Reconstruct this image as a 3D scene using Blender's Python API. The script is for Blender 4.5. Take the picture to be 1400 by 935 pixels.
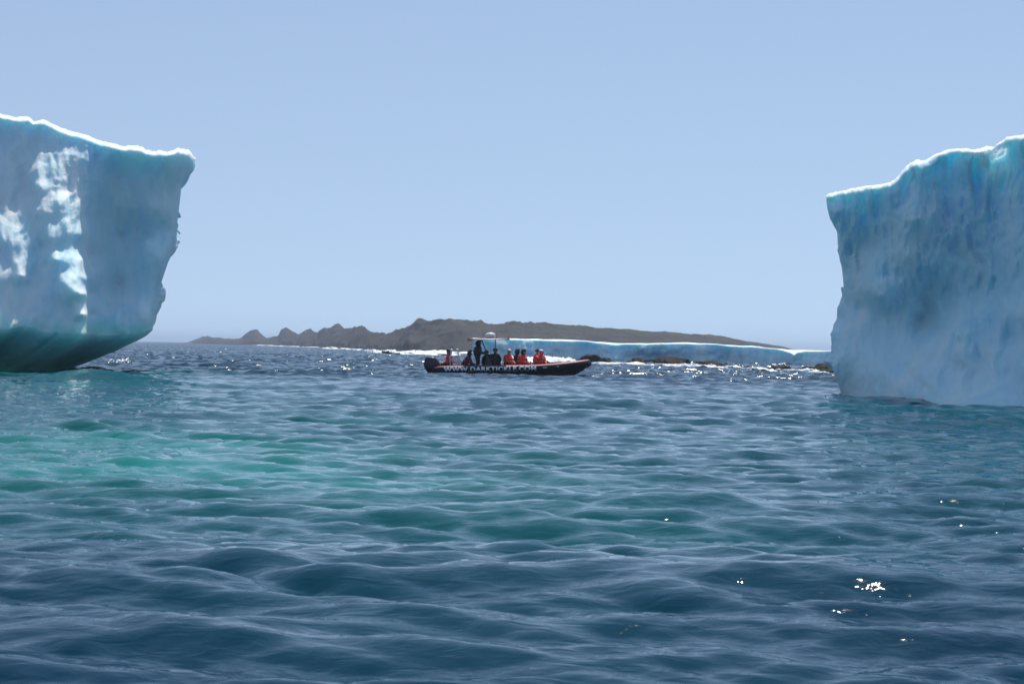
import bpy, bmesh, math, random
import numpy as np
from mathutils import Vector, Matrix, Euler
from mathutils.geometry import delaunay_2d_cdt

R = math.radians
scene = bpy.context.scene
for o in list(bpy.data.objects):
    bpy.data.objects.remove(o)
COL = scene.collection

# ------------------------------------------------------------------ camera
EYE = 1.7                       # metres above the mean water level
FPX = 2600.0                    # focal length in pixels of the 1400 px wide photograph
PITCH, ROLL = R(0.15), R(0.9)
cam_d = bpy.data.cameras.new('camera')
cam = bpy.data.objects.new('camera', cam_d)
COL.objects.link(cam)
cam.matrix_world = Matrix.Translation((0, 0, EYE)) @ Matrix.Rotation(R(90) + PITCH, 4, 'X') @ Matrix.Rotation(ROLL, 4, 'Z')
cam_d.sensor_width = 36.0
cam_d.lens = 36.0 * FPX / 1400.0
cam_d.clip_start = 0.1
cam_d.clip_end = 40000
cam_d.dof.use_dof = True
cam_d.dof.focus_distance = 88.0
cam_d.dof.aperture_fstop = 8.0
scene.camera = cam
CAM_R = (Matrix.Rotation(R(90) + PITCH, 3, 'X') @ Matrix.Rotation(ROLL, 3, 'Z'))

# ------------------------------------------------------------------ sky, sun, exposure
SUN_EL, SUN_AZ = R(64), R(16)       # azimuth to the right of straight ahead (+Y)
world = bpy.data.worlds.new('World')
scene.world = world
world.use_nodes = True
wn = world.node_tree.nodes
wl = world.node_tree.links
bg = wn['Background']
sky = wn.new('ShaderNodeTexSky')
sky.sky_type = 'NISHITA'
sky.sun_disc = False
sky.sun_elevation = SUN_EL
sky.sun_rotation = SUN_AZ
sky.altitude = 0.0
sky.air_density = 1.0
sky.dust_density = 0.0
sky.ozone_density = 4.0
bg.inputs['Strength'].default_value = 0.14
# look a little above the true horizon (clean sea air, no yellow band) and soften the contrast of the dome evenly
wtc = wn.new('ShaderNodeTexCoord')
wadd = wn.new('ShaderNodeVectorMath'); wadd.operation = 'ADD'
wadd.inputs[1].default_value = (0, 0, 0.20)
wnor = wn.new('ShaderNodeVectorMath'); wnor.operation = 'NORMALIZE'
wgam = wn.new('ShaderNodeGamma')
wgam.inputs['Gamma'].default_value = 0.86
wl.new(wtc.outputs['Generated'], wadd.inputs[0])
wl.new(wadd.outputs[0], wnor.inputs[0])
wl.new(wnor.outputs[0], sky.inputs['Vector'])
wl.new(sky.outputs['Color'], wgam.inputs['Color'])
wtint = wn.new('ShaderNodeMix'); wtint.data_type = 'RGBA'; wtint.blend_type = 'MULTIPLY'
wtint.inputs[0].default_value = 1.0
wtint.inputs[7].default_value = (1.22, 1.06, 0.93, 1)
wl.new(wgam.outputs['Color'], wtint.inputs[6])
wl.new(wtint.outputs[2], bg.inputs['Color'])
sun_d = bpy.data.lights.new('sun', 'SUN')
sun_d.energy = 3.5
sun_d.angle = R(0.53)
sun_d.color = (1.0, 0.95, 0.88)
sun = bpy.data.objects.new('sun', sun_d)
COL.objects.link(sun)
sdir = Vector((math.sin(SUN_AZ) * math.cos(SUN_EL), math.cos(SUN_AZ) * math.cos(SUN_EL), math.sin(SUN_EL)))
sun.rotation_euler = sdir.to_track_quat('Z', 'Y').to_euler()
sun.location = (0, 60, 90)
vs = scene.view_settings
vs.view_transform = 'Standard'
vs.look = 'None'
vs.exposure = 0.36
vs.gamma = 1.0
vs.use_curve_mapping = False
cy = scene.cycles
cy.use_denoising = True
cy.max_bounces = 8
cy.diffuse_bounces = 3
cy.glossy_bounces = 4
cy.transmission_bounces = 4
cy.volume_bounces = 0
cy.sample_clamp_indirect = 4.0
cy.sample_clamp_direct = 0.0
cy.caustics_reflective = True
cy.blur_glossy = 1.0
cy.caustics_refractive = False

# ------------------------------------------------------------------ helpers
rng = np.random.RandomState(7)


def pix(px, py, d):
    """photograph pixel -> world point whose distance ahead (Y) is d."""
    v = CAM_R @ Vector(((px - 700.0) / FPX, (467.5 - py) / FPX, -1.0))
    return Vector((v.x * d / v.y, d, EYE + v.z * d / v.y))


def pix_np(px, py, d):
    M = np.array(CAM_R)
    px, py, d = np.broadcast_arrays(np.asarray(px, float), np.asarray(py, float), np.asarray(d, float))
    v = np.stack([(px - 700.0) / FPX, (467.5 - py) / FPX, -np.ones_like(px)], -1) @ M.T
    s = d / v[..., 1]
    out = v * s[..., None]
    out[..., 2] += EYE
    return out


def tag(o, label=None, cat=None, group=None, kind=None):
    if label: o['label'] = label
    if cat: o['category'] = cat
    if group: o['group'] = group
    if kind: o['kind'] = kind
    return o


def empty(name, loc=(0, 0, 0), rz=0.0):
    o = bpy.data.objects.new(name, None)
    COL.objects.link(o)
    o.location = loc
    o.rotation_euler = (0, 0, rz)
    o.empty_display_size = 0.2
    return o


def mesh_np(name, verts, faces, mat=None, parent=None, smooth=True):
    """verts (n,3) array, faces (m,3|4) int array."""
    me = bpy.data.meshes.new(name)
    verts = np.ascontiguousarray(verts, dtype=np.float32)
    faces = np.ascontiguousarray(faces, dtype=np.int32)
    k = faces.shape[1]
    me.vertices.add(len(verts))
    me.vertices.foreach_set('co', verts.ravel())
    me.loops.add(faces.size)
    me.loops.foreach_set('vertex_index', faces.ravel())
    me.polygons.add(len(faces))
    me.polygons.foreach_set('loop_start', np.arange(0, faces.size, k, dtype=np.int32))
    me.polygons.foreach_set('loop_total', np.full(len(faces), k, dtype=np.int32))
    me.polygons.foreach_set('use_smooth', np.full(len(faces), smooth, dtype=bool))
    me.update(calc_edges=True)
    me.validate()
    if mat: me.materials.append(mat)
    o = bpy.data.objects.new(name, me)
    COL.objects.link(o)
    if parent: o.parent = parent
    return o


def bm_obj(name, bm, mat, parent=None, smooth=False):
    me = bpy.data.meshes.new(name)
    bm.normal_update()
    bm.to_mesh(me)
    bm.free()
    if mat: me.materials.append(mat)
    if smooth:
        me.polygons.foreach_set('use_smooth', np.ones(len(me.polygons), dtype=bool))
    o = bpy.data.objects.new(name, me)
    COL.objects.link(o)
    if parent: o.parent = parent
    return o


def _hash(ix, iy, iz, seed):
    n = (ix.astype(np.int64) * 374761393 + iy.astype(np.int64) * 668265263 + iz.astype(np.int64) * 2147483647 + seed * 144269504)
    n = (n ^ (n >> 13)) * 1274126177
    n = n & 0x7fffffff
    n = (n ^ (n >> 16)) * 1103515245
    return (n & 0xffff) / 65535.0 * 2.0 - 1.0


def vnoise(p, seed=0):
    """smooth value noise, p (...,3) -> -1..1"""
    i = np.floor(p).astype(np.int64)
    f = p - i
    f = f * f * f * (f * (f * 6 - 15) + 10)
    out = 0
    for dx in (0, 1):
        for dy in (0, 1):
            for dz in (0, 1):
                w = (f[..., 0] if dx else 1 - f[..., 0]) * (f[..., 1] if dy else 1 - f[..., 1]) * (f[..., 2] if dz else 1 - f[..., 2])
                out = out + w * _hash(i[..., 0] + dx, i[..., 1] + dy, i[..., 2] + dz, seed)
    return out


def fbm(p, octaves=4, seed=0, gain=0.5):
    a, s, out = 1.0, 1.0, 0
    for k in range(octaves):
        out = out + a * vnoise(p * s + 17.3 * k, seed + k)
        a *= gain
        s *= 2.03
    return out


def ridged(p, octaves=4, seed=0, gain=0.5):
    a, s, out = 1.0, 1.0, 0
    for k in range(octaves):
        out = out + a * (1 - 2 * np.abs(vnoise(p * s + 11.7 * k, seed + k)))
        a *= gain
        s *= 2.1
    return out


def sstep(a, b, x):
    t = np.clip((np.asarray(x, float) - a) / float(b - a), 0, 1)
    return t * t * (3 - 2 * t)


def poly1(pts, x):
    pts = sorted(pts)
    return np.interp(x, [p[0] for p in pts], [p[1] for p in pts])


# ------------------------------------------------------------------ materials
def new_mat(name):
    m = bpy.data.materials.new(name)
    m.use_nodes = True
    nt = m.node_tree
    return m, nt, nt.nodes['Principled BSDF']


def rgb(c):
    return (c[0], c[1], c[2], 1.0)


def plain(name, col, rough=0.6, var=0.12, scale=6.0, bump=0.0, spec=0.5, metal=0.0):
    """procedural paint / cloth / plastic with a little mottling."""
    m, nt, b = new_mat(name)
    N, L = nt.nodes, nt.links
    tc = N.new('ShaderNodeTexCoord')
    no = N.new('ShaderNodeTexNoise')
    no.inputs['Scale'].default_value = scale
    no.inputs['Detail'].default_value = 4
    mp = N.new('ShaderNodeMapRange')
    mp.inputs['From Min'].default_value = 0.3
    mp.inputs['From Max'].default_value = 0.7
    mp.inputs['To Min'].default_value = 1 - var
    mp.inputs['To Max'].default_value = 1 + var
    mx = N.new('ShaderNodeMix')
    mx.data_type = 'RGBA'
    mx.blend_type = 'MULTIPLY'
    mx.inputs[0].default_value = 1.0
    mx.inputs[6].default_value = rgb(col)
    L.new(tc.outputs['Object'], no.inputs['Vector'])
    L.new(no.outputs['Fac'], mp.inputs['Value'])
    L.new(mp.outputs['Result'], mx.inputs[7])
    L.new(mx.outputs[2], b.inputs['Base Color'])
    b.inputs['Roughness'].default_value = rough
    b.inputs['Metallic'].default_value = metal
    b.inputs['Specular IOR Level'].default_value = spec
    if bump:
        bp = N.new('ShaderNodeBump')
        bp.inputs['Strength'].default_value = bump
        bp.inputs['Distance'].default_value = 0.02
        L.new(no.outputs['Fac'], bp.inputs['Height'])
        L.new(bp.outputs['Normal'], b.inputs['Normal'])
    return m


def ramp(N, stops):
    r = N.new('ShaderNodeValToRGB')
    e = r.color_ramp.elements
    while len(e) < len(stops): e.new(0.5)
    for i, (p, c) in enumerate(stops):
        e[i].position = p
        e[i].color = rgb(c) if len(c) == 3 else c
    return r


def mixc(N, L, fac, a, b):
    mx = N.new('ShaderNodeMix')
    mx.data_type = 'RGBA'
    for sock, v in ((mx.inputs[0], fac), (mx.inputs[6], a), (mx.inputs[7], b)):
        if hasattr(v, 'is_output'): L.new(v, sock)
        elif isinstance(v, (int, float)): sock.default_value = v
        else: sock.default_value = rgb(v)
    return mx.outputs[2]


def ice_material(name, sss=0.55, radius=(0.25, 0.75, 1.05), scale=1.0, tint=1.0):
    m, nt, b = new_mat(name)
    N, L = nt.nodes, nt.links
    tc = N.new('ShaderNodeTexCoord')
    mp = N.new('ShaderNodeMapping')
    mp.inputs['Scale'].default_value = (1.0, 1.0, 0.35)
    L.new(tc.outputs['Object'], mp.inputs['Vector'])
    n1 = N.new('ShaderNodeTexNoise')
    n1.inputs['Scale'].default_value = 0.32 * scale
    n1.inputs['Detail'].default_value = 5
    n1.inputs['Distortion'].default_value = 0.8
    L.new(mp.outputs['Vector'], n1.inputs['Vector'])
    r1 = ramp(N, [(0.30, (0.48 * tint, 0.79, 0.94)), (0.48, (0.61, 0.865, 0.968)), (0.66, (0.80, 0.94, 0.987))])
    L.new(n1.outputs['Fac'], r1.inputs['Fac'])
    at = N.new('ShaderNodeAttribute'); at.attribute_name = 'snow'
    aw = N.new('ShaderNodeAttribute'); aw.attribute_name = 'wet'  # wave-washed clear ice plus the painted green glow of the underside
    n2 = N.new('ShaderNodeTexNoise')
    n2.inputs['Scale'].default_value = 2.4 * scale
    n2.inputs['Detail'].default_value = 6
    n2.inputs['Roughness'].default_value = 0.62
    L.new(mp.outputs['Vector'], n2.inputs['Vector'])
    ms = N.new('ShaderNodeMath'); ms.operation = 'MULTIPLY_ADD'
    ms.inputs[1].default_value = 0.7; ms.inputs[2].default_value = -0.35
    L.new(n2.outputs['Fac'], ms.inputs[0])
    ad = N.new('ShaderNodeMath'); ad.operation = 'ADD'; ad.use_clamp = True
    L.new(at.outputs['Fac'], ad.inputs[0]); L.new(ms.outputs[0], ad.inputs[1])
    c1 = mixc(N, L, ad.outputs[0], r1.outputs['Color'], (0.86, 0.92, 0.95))
    c2 = mixc(N, L, aw.outputs['Fac'], c1, (0.16, 0.78, 0.66))  # green light off the water, put into the underside's base colour
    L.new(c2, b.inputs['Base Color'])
    b.inputs['Roughness'].default_value = 0.68
    b.inputs['Specular IOR Level'].default_value = 0.3
    b.inputs['IOR'].default_value = 1.31
    b.subsurface_method = 'RANDOM_WALK'
    msw = N.new('ShaderNodeMath'); msw.operation = 'MULTIPLY_ADD'
    msw.inputs[1].default_value = 0.15; msw.inputs[2].default_value = sss
    L.new(aw.outputs['Fac'], msw.inputs[0])
    L.new(msw.outputs[0], b.inputs['Subsurface Weight'])
    b.inputs['Subsurface Radius'].default_value = radius
    msc = N.new('ShaderNodeMath'); msc.operation = 'MULTIPLY_ADD'       # clear wave-washed ice lets light travel further
    msc.inputs[1].default_value = 3.0; msc.inputs[2].default_value = 1.0
    L.new(aw.outputs['Fac'], msc.inputs[0])
    L.new(msc.outputs[0], b.inputs['Subsurface Scale'])
    b.inputs['Subsurface Anisotropy'].default_value = 0.3
    b1 = N.new('ShaderNodeBump')
    b1.inputs['Strength'].default_value = 0.55
    b1.inputs['Distance'].default_value = 0.15
    L.new(n2.outputs['Fac'], b1.inputs['Height'])
    n3 = N.new('ShaderNodeTexVoronoi')
    n3.inputs['Scale'].default_value = 3.2 * scale
    L.new(mp.outputs['Vector'], n3.inputs['Vector'])
    b2 = N.new('ShaderNodeBump')
    b2.inputs['Strength'].default_value = 0.22
    b2.inputs['Distance'].default_value = 0.06
    L.new(n3.outputs['Distance'], b2.inputs['Height'])
    L.new(b1.outputs['Normal'], b2.inputs['Normal'])
    L.new(b2.outputs['Normal'], b.inputs['Normal'])
    return m


def water_material():
    m, nt, b = new_mat('sea_water')
    N, L = nt.nodes, nt.links
    geo = N.new('ShaderNodeNewGeometry')
    # how much submerged ice lies under the surface: vertex attribute laid down with the mesh
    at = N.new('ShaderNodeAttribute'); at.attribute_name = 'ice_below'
    n = N.new('ShaderNodeTexNoise')
    n.inputs['Scale'].default_value = 0.16
    n.inputs['Detail'].default_value = 4
    L.new(geo.outputs['Position'], n.inputs['Vector'])
    ma = N.new('ShaderNodeMath'); ma.operation = 'MULTIPLY_ADD'
    ma.inputs[1].default_value = 0.8; ma.inputs[2].default_value = -0.40
    L.new(n.outputs['Fac'], ma.inputs[0])
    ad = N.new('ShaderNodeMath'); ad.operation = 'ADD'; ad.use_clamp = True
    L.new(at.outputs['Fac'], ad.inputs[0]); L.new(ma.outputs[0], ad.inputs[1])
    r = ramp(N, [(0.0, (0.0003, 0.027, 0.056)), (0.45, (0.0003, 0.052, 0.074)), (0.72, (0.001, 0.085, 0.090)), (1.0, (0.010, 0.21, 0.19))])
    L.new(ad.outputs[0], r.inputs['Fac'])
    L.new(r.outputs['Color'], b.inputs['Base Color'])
    b.inputs['IOR'].default_value = 1.333
    b.inputs['Roughness'].default_value = 0.05
    rgh = N.new('ShaderNodeMapRange')
    rgh.inputs['To Min'].default_value = 0.045; rgh.inputs['To Max'].default_value = 0.15
    # ripples
    mp = N.new('ShaderNodeMapping')
    mp.inputs['Rotation'].default_value = (0, 0, R(14))
    mp.inputs['Scale'].default_value = (0.5, 1.0, 1.0)
    L.new(geo.outputs['Position'], mp.inputs['Vector'])
    n1 = N.new('ShaderNodeTexNoise')
    n1.inputs['Scale'].default_value = 7.0
    n1.inputs['Detail'].default_value = 3
    n1.inputs['Distortion'].default_value = 0.6
    L.new(mp.outputs['Vector'], n1.inputs['Vector'])
    b1 = N.new('ShaderNodeBump')
    b1.inputs['Strength'].default_value = 0.42
    b1.inputs['Distance'].default_value = 0.035
    L.new(n1.outputs['Fac'], b1.inputs['Height'])
    # steeper wind chop out beyond the lee of the bergs
    aw = N.new('ShaderNodeAttribute'); aw.attribute_name = 'wind'
    L.new(aw.outputs['Fac'], rgh.inputs['Value']); L.new(rgh.outputs['Result'], b.inputs['Roughness'])
    n4 = N.new('ShaderNodeTexNoise')
    n4.inputs['Scale'].default_value = 1.6
    n4.inputs['Detail'].default_value = 4
    L.new(geo.outputs['Position'], n4.inputs['Vector'])
    n4.inputs['Scale'].default_value = 1.1
    n4.inputs['Detail'].default_value = 3
    sb = N.new('ShaderNodeVectorMath'); sb.operation = 'SUBTRACT'
    sb.inputs[1].default_value = (0.5, 0.58, 0.5)   # wind towards the shore: fronts steeper than backs
    L.new(n4.outputs['Color'], sb.inputs[0])
    ml = N.new('ShaderNodeVectorMath'); ml.operation = 'MULTIPLY'
    ml.inputs[1].default_value = (1.7, 2.15, 0.0)
    L.new(sb.outputs[0], ml.inputs[0])
    sc = N.new('ShaderNodeVectorMath'); sc.operation = 'SCALE'
    L.new(ml.outputs[0], sc.inputs[0]); L.new(aw.outputs['Fac'], sc.inputs['Scale'])
    va = N.new('ShaderNodeVectorMath'); va.operation = 'ADD'
    L.new(b1.outputs['Normal'], va.inputs[0]); L.new(sc.outputs[0], va.inputs[1])
    b4 = N.new('ShaderNodeVectorMath'); b4.operation = 'NORMALIZE'
    L.new(va.outputs[0], b4.inputs[0])
    L.new(b4.outputs[0], b.inputs['Normal'])
    return m


# ------------------------------------------------------------------ the sea
def wave_tile(N, Lm, lam_peak, lam_lo, lam_hi, wind, spread, rms, seed):
    """periodic height and horizontal displacement from a random directional spectrum."""
    r = np.random.RandomState(seed)
    k1 = np.fft.fftfreq(N, d=Lm / N) * 2 * np.pi
    kx, ky = np.meshgrid(k1, k1)
    k = np.hypot(kx, ky)
    k[0, 0] = 1e-6
    kp = 2 * np.pi / lam_peak
    th = np.arctan2(ky, kx) - wind
    S = k ** -4.0 * np.exp(-1.25 * (kp / k) ** 2.0)
    D = 0.09 + 0.91 * np.abs(np.cos(th)) ** spread
    band = sstep(2 * np.pi / lam_hi * 0.8, 2 * np.pi / lam_hi * 1.25, k) * (1 - sstep(2 * np.pi / lam_lo * 0.8, 2 * np.pi / lam_lo * 1.25, k))
    A = np.sqrt(S) * D * band
    A[0, 0] = 0
    H = A * (r.randn(N, N) + 1j * r.randn(N, N))
    h = np.real(np.fft.ifft2(H))
    s = rms / h.std()
    dx = np.real(np.fft.ifft2(1j * kx / k * H)) * s
    dy = np.real(np.fft.ifft2(1j * ky / k * H)) * s
    return np.stack([dx, dy, h * s], -1), Lm


def samp(tile, x, y, rot=0.0):
    T, Lm = tile
    N = T.shape[0]
    c, s = math.cos(rot), math.sin(rot)
    u, v = (x * c + y * s) / Lm * N, (-x * s + y * c) / Lm * N
    iu, iv = np.floor(u).astype(np.int64), np.floor(v).astype(np.int64)
    fu, fv = (u - iu)[..., None], (v - iv)[..., None]
    a, b_ = iu % N, (iu + 1) % N
    e, g = iv % N, (iv + 1) % N
    o = (T[e, a] * (1 - fu) + T[e, b_] * fu) * (1 - fv) + (T[g, a] * (1 - fu) + T[g, b_] * fu) * fv
    ox = o[..., 0] * c - o[..., 1] * s
    oy = o[..., 0] * s + o[..., 1] * c
    return np.stack([ox, oy, o[..., 2]], -1)


T_SWELL = wave_tile(256, 61.0, 8.0, 3.5, 18.0, R(84), 4, 0.045, 4)
T_CHOP = wave_tile(768, 37.0, 1.5, 0.6, 4.0, R(78), 2.5, 0.031, 23)
T_CHOP2 = wave_tile(1024, 29.0, 0.8, 0.3, 2.0, R(102), 2.5, 0.0148, 6)
T_RIP = wave_tile(512, 9.7, 0.36, 0.09, 0.8, R(80), 2.5, 0.0048, 9)


def sea_disp(x, y):
    r = np.hypot(x, y)
    near = 1 - sstep(25, 70, r)
    d = samp(T_SWELL, x, y, 0.2) + samp(T_CHOP, x, y, 0.0) + samp(T_CHOP2, x, y, -0.33)
    d = d + samp(T_RIP, x, y, 0.3) * near[..., None]
    amp = 1 - 0.12 * sstep(200, 600, r) + 0.15 * sstep(80, 120, r)
    # gusts: patches of livelier and calmer water
    g = 1.0 + 0.28 * vnoise(np.stack([x * 0.06, y * 0.035, 0 * x], -1), 41)
    d = d * (amp * g)[..., None]
    # a steeper hump of water off the corner of the big overhanging berg
    c = pix(128, 500, 84)
    hump = 0.34 * np.exp(-((x - c.x) / 2.2) ** 2 - ((y - c.y) / 1.1) ** 2)
    c2 = pix(790, 740, 17.2)
    hump = hump + 0.03 * np.exp(-((x - c2.x) / 0.42) ** 2 - ((y - c2.y) / 0.3) ** 2)
    c3 = pix(620, 775, 14.6)
    hump = hump + 0.03 * np.exp(-((x - c3.x) / 0.5) ** 2 - ((y - c3.y) / 0.28) ** 2)
    d[..., 2] += hump
    return d


def sea_z(x, y):
    return float(sea_disp(np.array([x], float), np.array([y], float))[0, 2])


def build_sea():
    rs = [0.0, 1.0, 2.0, 3.0, 4.0, 5.0, 6.0]
    r = 6.6
    while r < 300:
        rs.append(r); r *= 1.0055
    while r < 6500:
        rs.append(r); r *= 1.016
    rs = np.array(rs)
    dense = np.arange(-20, 20.001, 0.05)
    rest = np.arange(22, 338.1, 2.0)
    th = np.radians(np.concatenate([dense, rest]))
    nr, nt_ = len(rs), len(th)
    X = rs[:, None] * np.sin(th)[None, :]
    Y = rs[:, None] * np.cos(th)[None, :]
    d = sea_disp(X, Y)
    chop = 0.75
    P = np.stack([X - chop * d[..., 0], Y - chop * d[..., 1], d[..., 2]], -1)
    ia = np.arange(nr - 1)[:, None] * nt_ + np.arange(nt_)[None, :]
    ib = np.arange(nr - 1)[:, None] * nt_ + (np.arange(nt_)[None, :] + 1) % nt_
    F = np.stack([ia, ia + nt_, ib + nt_, ib], -1).reshape(-1, 4)
    # orient upward
    F = F[:, ::-1]
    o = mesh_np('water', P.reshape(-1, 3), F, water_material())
    # submerged ice feet of the bergs, seen as green water; last patch is added bounce
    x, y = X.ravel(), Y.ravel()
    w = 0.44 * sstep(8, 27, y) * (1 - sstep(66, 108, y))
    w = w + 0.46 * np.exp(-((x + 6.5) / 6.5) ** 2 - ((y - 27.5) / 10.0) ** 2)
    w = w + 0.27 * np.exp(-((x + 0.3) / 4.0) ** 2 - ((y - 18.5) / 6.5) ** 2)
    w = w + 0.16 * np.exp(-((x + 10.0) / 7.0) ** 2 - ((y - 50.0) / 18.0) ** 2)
    w = w + 0.3 * np.exp(-((x + 16.0) / 6.0) ** 2 - ((y - 80.0) / 14) ** 2) + 0.8 * np.exp(-((x + 26.0) / 12.0) ** 2 - ((y - 100.0) / 12) ** 2)  # strong second patch added to throw green light up under the overhang
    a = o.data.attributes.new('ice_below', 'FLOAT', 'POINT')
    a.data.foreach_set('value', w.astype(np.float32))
    a = o.data.attributes.new('wind', 'FLOAT', 'POINT')
    a.data.foreach_set('value', sstep(70, 125, y).astype(np.float32))
    tag(o, kind='structure')
    return o


build_sea()

# ------------------------------------------------------------------ icebergs
def facet_field(ctrl, px, py, blur=0):
    """smooth depth relief through hand placed control points (px, py, depth)."""
    C = np.array(ctrl, float)
    n = len(C)
    D = np.hypot(C[:, None, 0] - C[None, :, 0], C[:, None, 1] - C[None, :, 1])
    phi = lambda r: np.sqrt(r * r + 2.0)
    A = np.zeros((n + 1, n + 1))
    A[:n, :n] = phi(D) - np.eye(n) * 1.5
    A[:n, n] = 1; A[n, :n] = 1
    w = np.linalg.solve(A, np.concatenate([C[:, 2], [0]]))
    out = np.full(px.shape, w[n])
    for i in range(n):
        out += w[i] * phi(np.hypot(px - C[i, 0], py - C[i, 1]))
    for _ in range(blur):
        q = np.pad(out, 1, mode='edge')
        out = (q[1:-1, 1:-1] * 4 + q[:-2, 1:-1] + q[2:, 1:-1] + q[1:-1, :-2] + q[1:-1, 2:]) / 8
    return out


def worley(u, v, seed):
    """distance to the nearest jittered cell centre, 0..~1"""
    iu, iv = np.floor(u).astype(np.int64), np.floor(v).astype(np.int64)
    best = np.full(u.shape, 9.0)
    z0 = np.zeros_like(iu)
    for a in (-1, 0, 1):
        for b in (-1, 0, 1):
            cx = iu + a + 0.5 + 0.45 * _hash(iu + a, iv + b, z0, seed)
            cy_ = iv + b + 0.5 + 0.45 * _hash(iu + a, iv + b, z0 + 7, seed + 1)
            best = np.minimum(best, np.hypot(u - cx, v - cy_))
    return best


def build_berg(name, mat, edge, back_edge, top, bottom, far_px, dist, ctrl, depth_back, flute, seed,
               under_back, under_drop, lip_round, nface=230, nfront=300, blur=3, wet_glow=0.0, under_in=5.0, crumb=0.08, side_n=0.3, scal=0.3, white=None, lip_n=0.0):
    """Front face traced as a relief, wrapped round its visible edge, closed behind, above and below."""
    s = np.linspace(0, 1, nfront)
    t = np.linspace(0, 1, nface)
    S, T = np.meshgrid(s, t, indexing='ij')                # column, row (0 = top)
    e_y = [e[1] for e in edge]
    # far side (s=0) column is at far_px, visible edge at s=1
    px_top = far_px + S * (edge[0][0] - far_px)
    px = px_top.copy()
    for _ in range(4):
        yt = poly1(top, px_top)
        yb = poly1(bottom, far_px + S * (edge[-1][0] - far_px))
        yb = yb + lip_n * fbm(np.stack([(far_px + S * (edge[-1][0] - far_px)) * 0.03, 0 * S, 0 * S], -1), 3, seed + 95) * (1 - S ** 12)
        py = yt + (yb - yt) * T
        ed = np.interp(e_y[0] + (e_y[-1] - e_y[0]) * T, e_y, [e[0] for e in edge])
        px = far_px + S * (ed - far_px)
    base = poly1(dist, px)
    rel = facet_field(ctrl, px, py, blur)
    q = np.stack([px * 0.05, py * 0.012, 0 * px], -1)
    warp = fbm(np.stack([px * 0.018, py * 0.014, 0 * px], -1), 3, seed + 3)
    q[..., 0] += 0.35 * warp
    fl = ridged(q, 4, seed)
    big = fbm(np.stack([px * 0.02, py * 0.016, 0 * px + 5], -1), 4, seed + 9)
    fine = fbm(np.stack([px * 0.14, py * 0.035, 0 * px + 2], -1), 4, seed + 21)
    amp = flute[2](px, py) if len(flute) > 2 else 1.0
    rel = rel - flute[0] * fl * amp + flute[1] * big + 0.06 * fine
    # scalloped melt facets with sharp rims
    wu = px + 14 * fbm(np.stack([px * 0.03, py * 0.03, 0 * px], -1), 2, seed + 120)
    wv = py + 22 * fbm(np.stack([px * 0.03, py * 0.02, 0 * px + 9], -1), 2, seed + 121)
    sl_ = wu * 0.97 + wv * 0.2
    sca = worley(sl_ / 44.0, wv / 125.0, seed + 130) + 0.35 * worley(sl_ / 17.0, wv / 50.0, seed + 131)
    smask = np.clip(0.75 + 0.7 * fbm(np.stack([px * 0.012, py * 0.012, 0 * px + 3], -1), 2, seed + 140), 0.1, 1.4)
    rel = rel - scal * (sca - 0.7) * smask
    # rounded shoulder along the top and along the free edge
    hpx = (py - yt)
    rel = rel + lip_round[0] * np.clip(1 - hpx / lip_round[1], 0, 1) ** 2.2
    epx = np.abs(px - ed)
    rel = rel + lip_round[2] * np.clip(1 - epx / lip_round[3], 0, 1) ** 2.5
    front = pix_np(px, py, base + rel)
    # crumbly skyline
    topw = np.clip(1 - hpx / 26.0, 0, 1) ** 1.5
    front[..., 2] += topw * (crumb * (1 + 0.9 * vnoise(np.stack([px * 0.02, 0 * px, 0 * px], -1), seed + 37)) * fbm(np.stack([px * 0.06, py * 0.02, 0 * px], -1), 5, seed + 33, 0.6))
    cols = [front[i] for i in range(nfront)]
    wh = white(px, py) if white else 0 * px
    snow = [np.maximum(np.clip(1 - hpx[i] / 9.0, 0, 1), wh[i]) for i in range(nfront)]
    # side: from the edge back into the distance, following the second (further) silhouette
    d_edge = (base + rel)[-1]
    nb = 46
    side_px, side_py = px[-1], py[-1]
    bx = np.interp(side_py, [e[1] for e in back_edge], [e[0] for e in back_edge])
    sgn = np.sign(edge[0][0] - far_px)
    for k in range(1, nb + 1):
        w = k / nb
        dd = depth_back * w ** 1.5
        kk = sstep(0.0, 0.34, w)
        pull = 1.0 * sgn * FPX * (3.0 * sstep(0.45, 1, w)) / d_edge
        pxx = side_px + (bx - side_px) * kk - pull
        n = fbm(np.stack([np.full_like(side_py, k * 0.11), side_py * 0.03, 0 * side_py], -1), 4, seed + 50)
        P = pix_np(pxx, side_py, d_edge)
        rays = (P - np.array([0, 0, EYE])) / d_edge[:, None]
        Q = P + rays * dd[..., None] if np.ndim(dd) else P + rays * dd
        Q[:, 2] = P[:, 2] + (Q[:, 2] - P[:, 2]) * 0.25
        # keep it inside the silhouette where the second edge does not show
        Q[:, 0] += sgn * side_n * n * sstep(0, 0.2, w) - sgn * 0.25 * sstep(0, 0.15, w) * (np.abs(bx - side_px) < 1.0)
        cols.append(Q)
        snow.append(np.clip(1 - (side_py - side_py[0]) / 16.0, 0, 1))
    # back wall, then closing side
    A, B = cols[-1], None
    Lc = cols[0].copy()
    Lb = Lc.copy()
    Lb[:, 1] += depth_back
    for k in range(1, 31):
        w = k / 30
        Q = A * (1 - w) + Lb * w
        Q[:, 1] += 0.8 * fbm(np.stack([np.full(nface, w * 6), t * 6, 0 * t], -1), 3, seed + 60) * math.sin(math.pi * w)
        cols.append(Q); snow.append(snow[0])
    for k in range(1, 12):
        w = k / 12
        cols.append(Lb * (1 - w) + Lc * w); snow.append(snow[0])
    G = np.stack(cols)                                      # (ncol, nface, 3)
    SN = np.stack(snow)
    ncol = len(cols)
    xs = G[:, :, 0]
    x0, x1 = xs.min() + 5, xs.max() - 5
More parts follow.
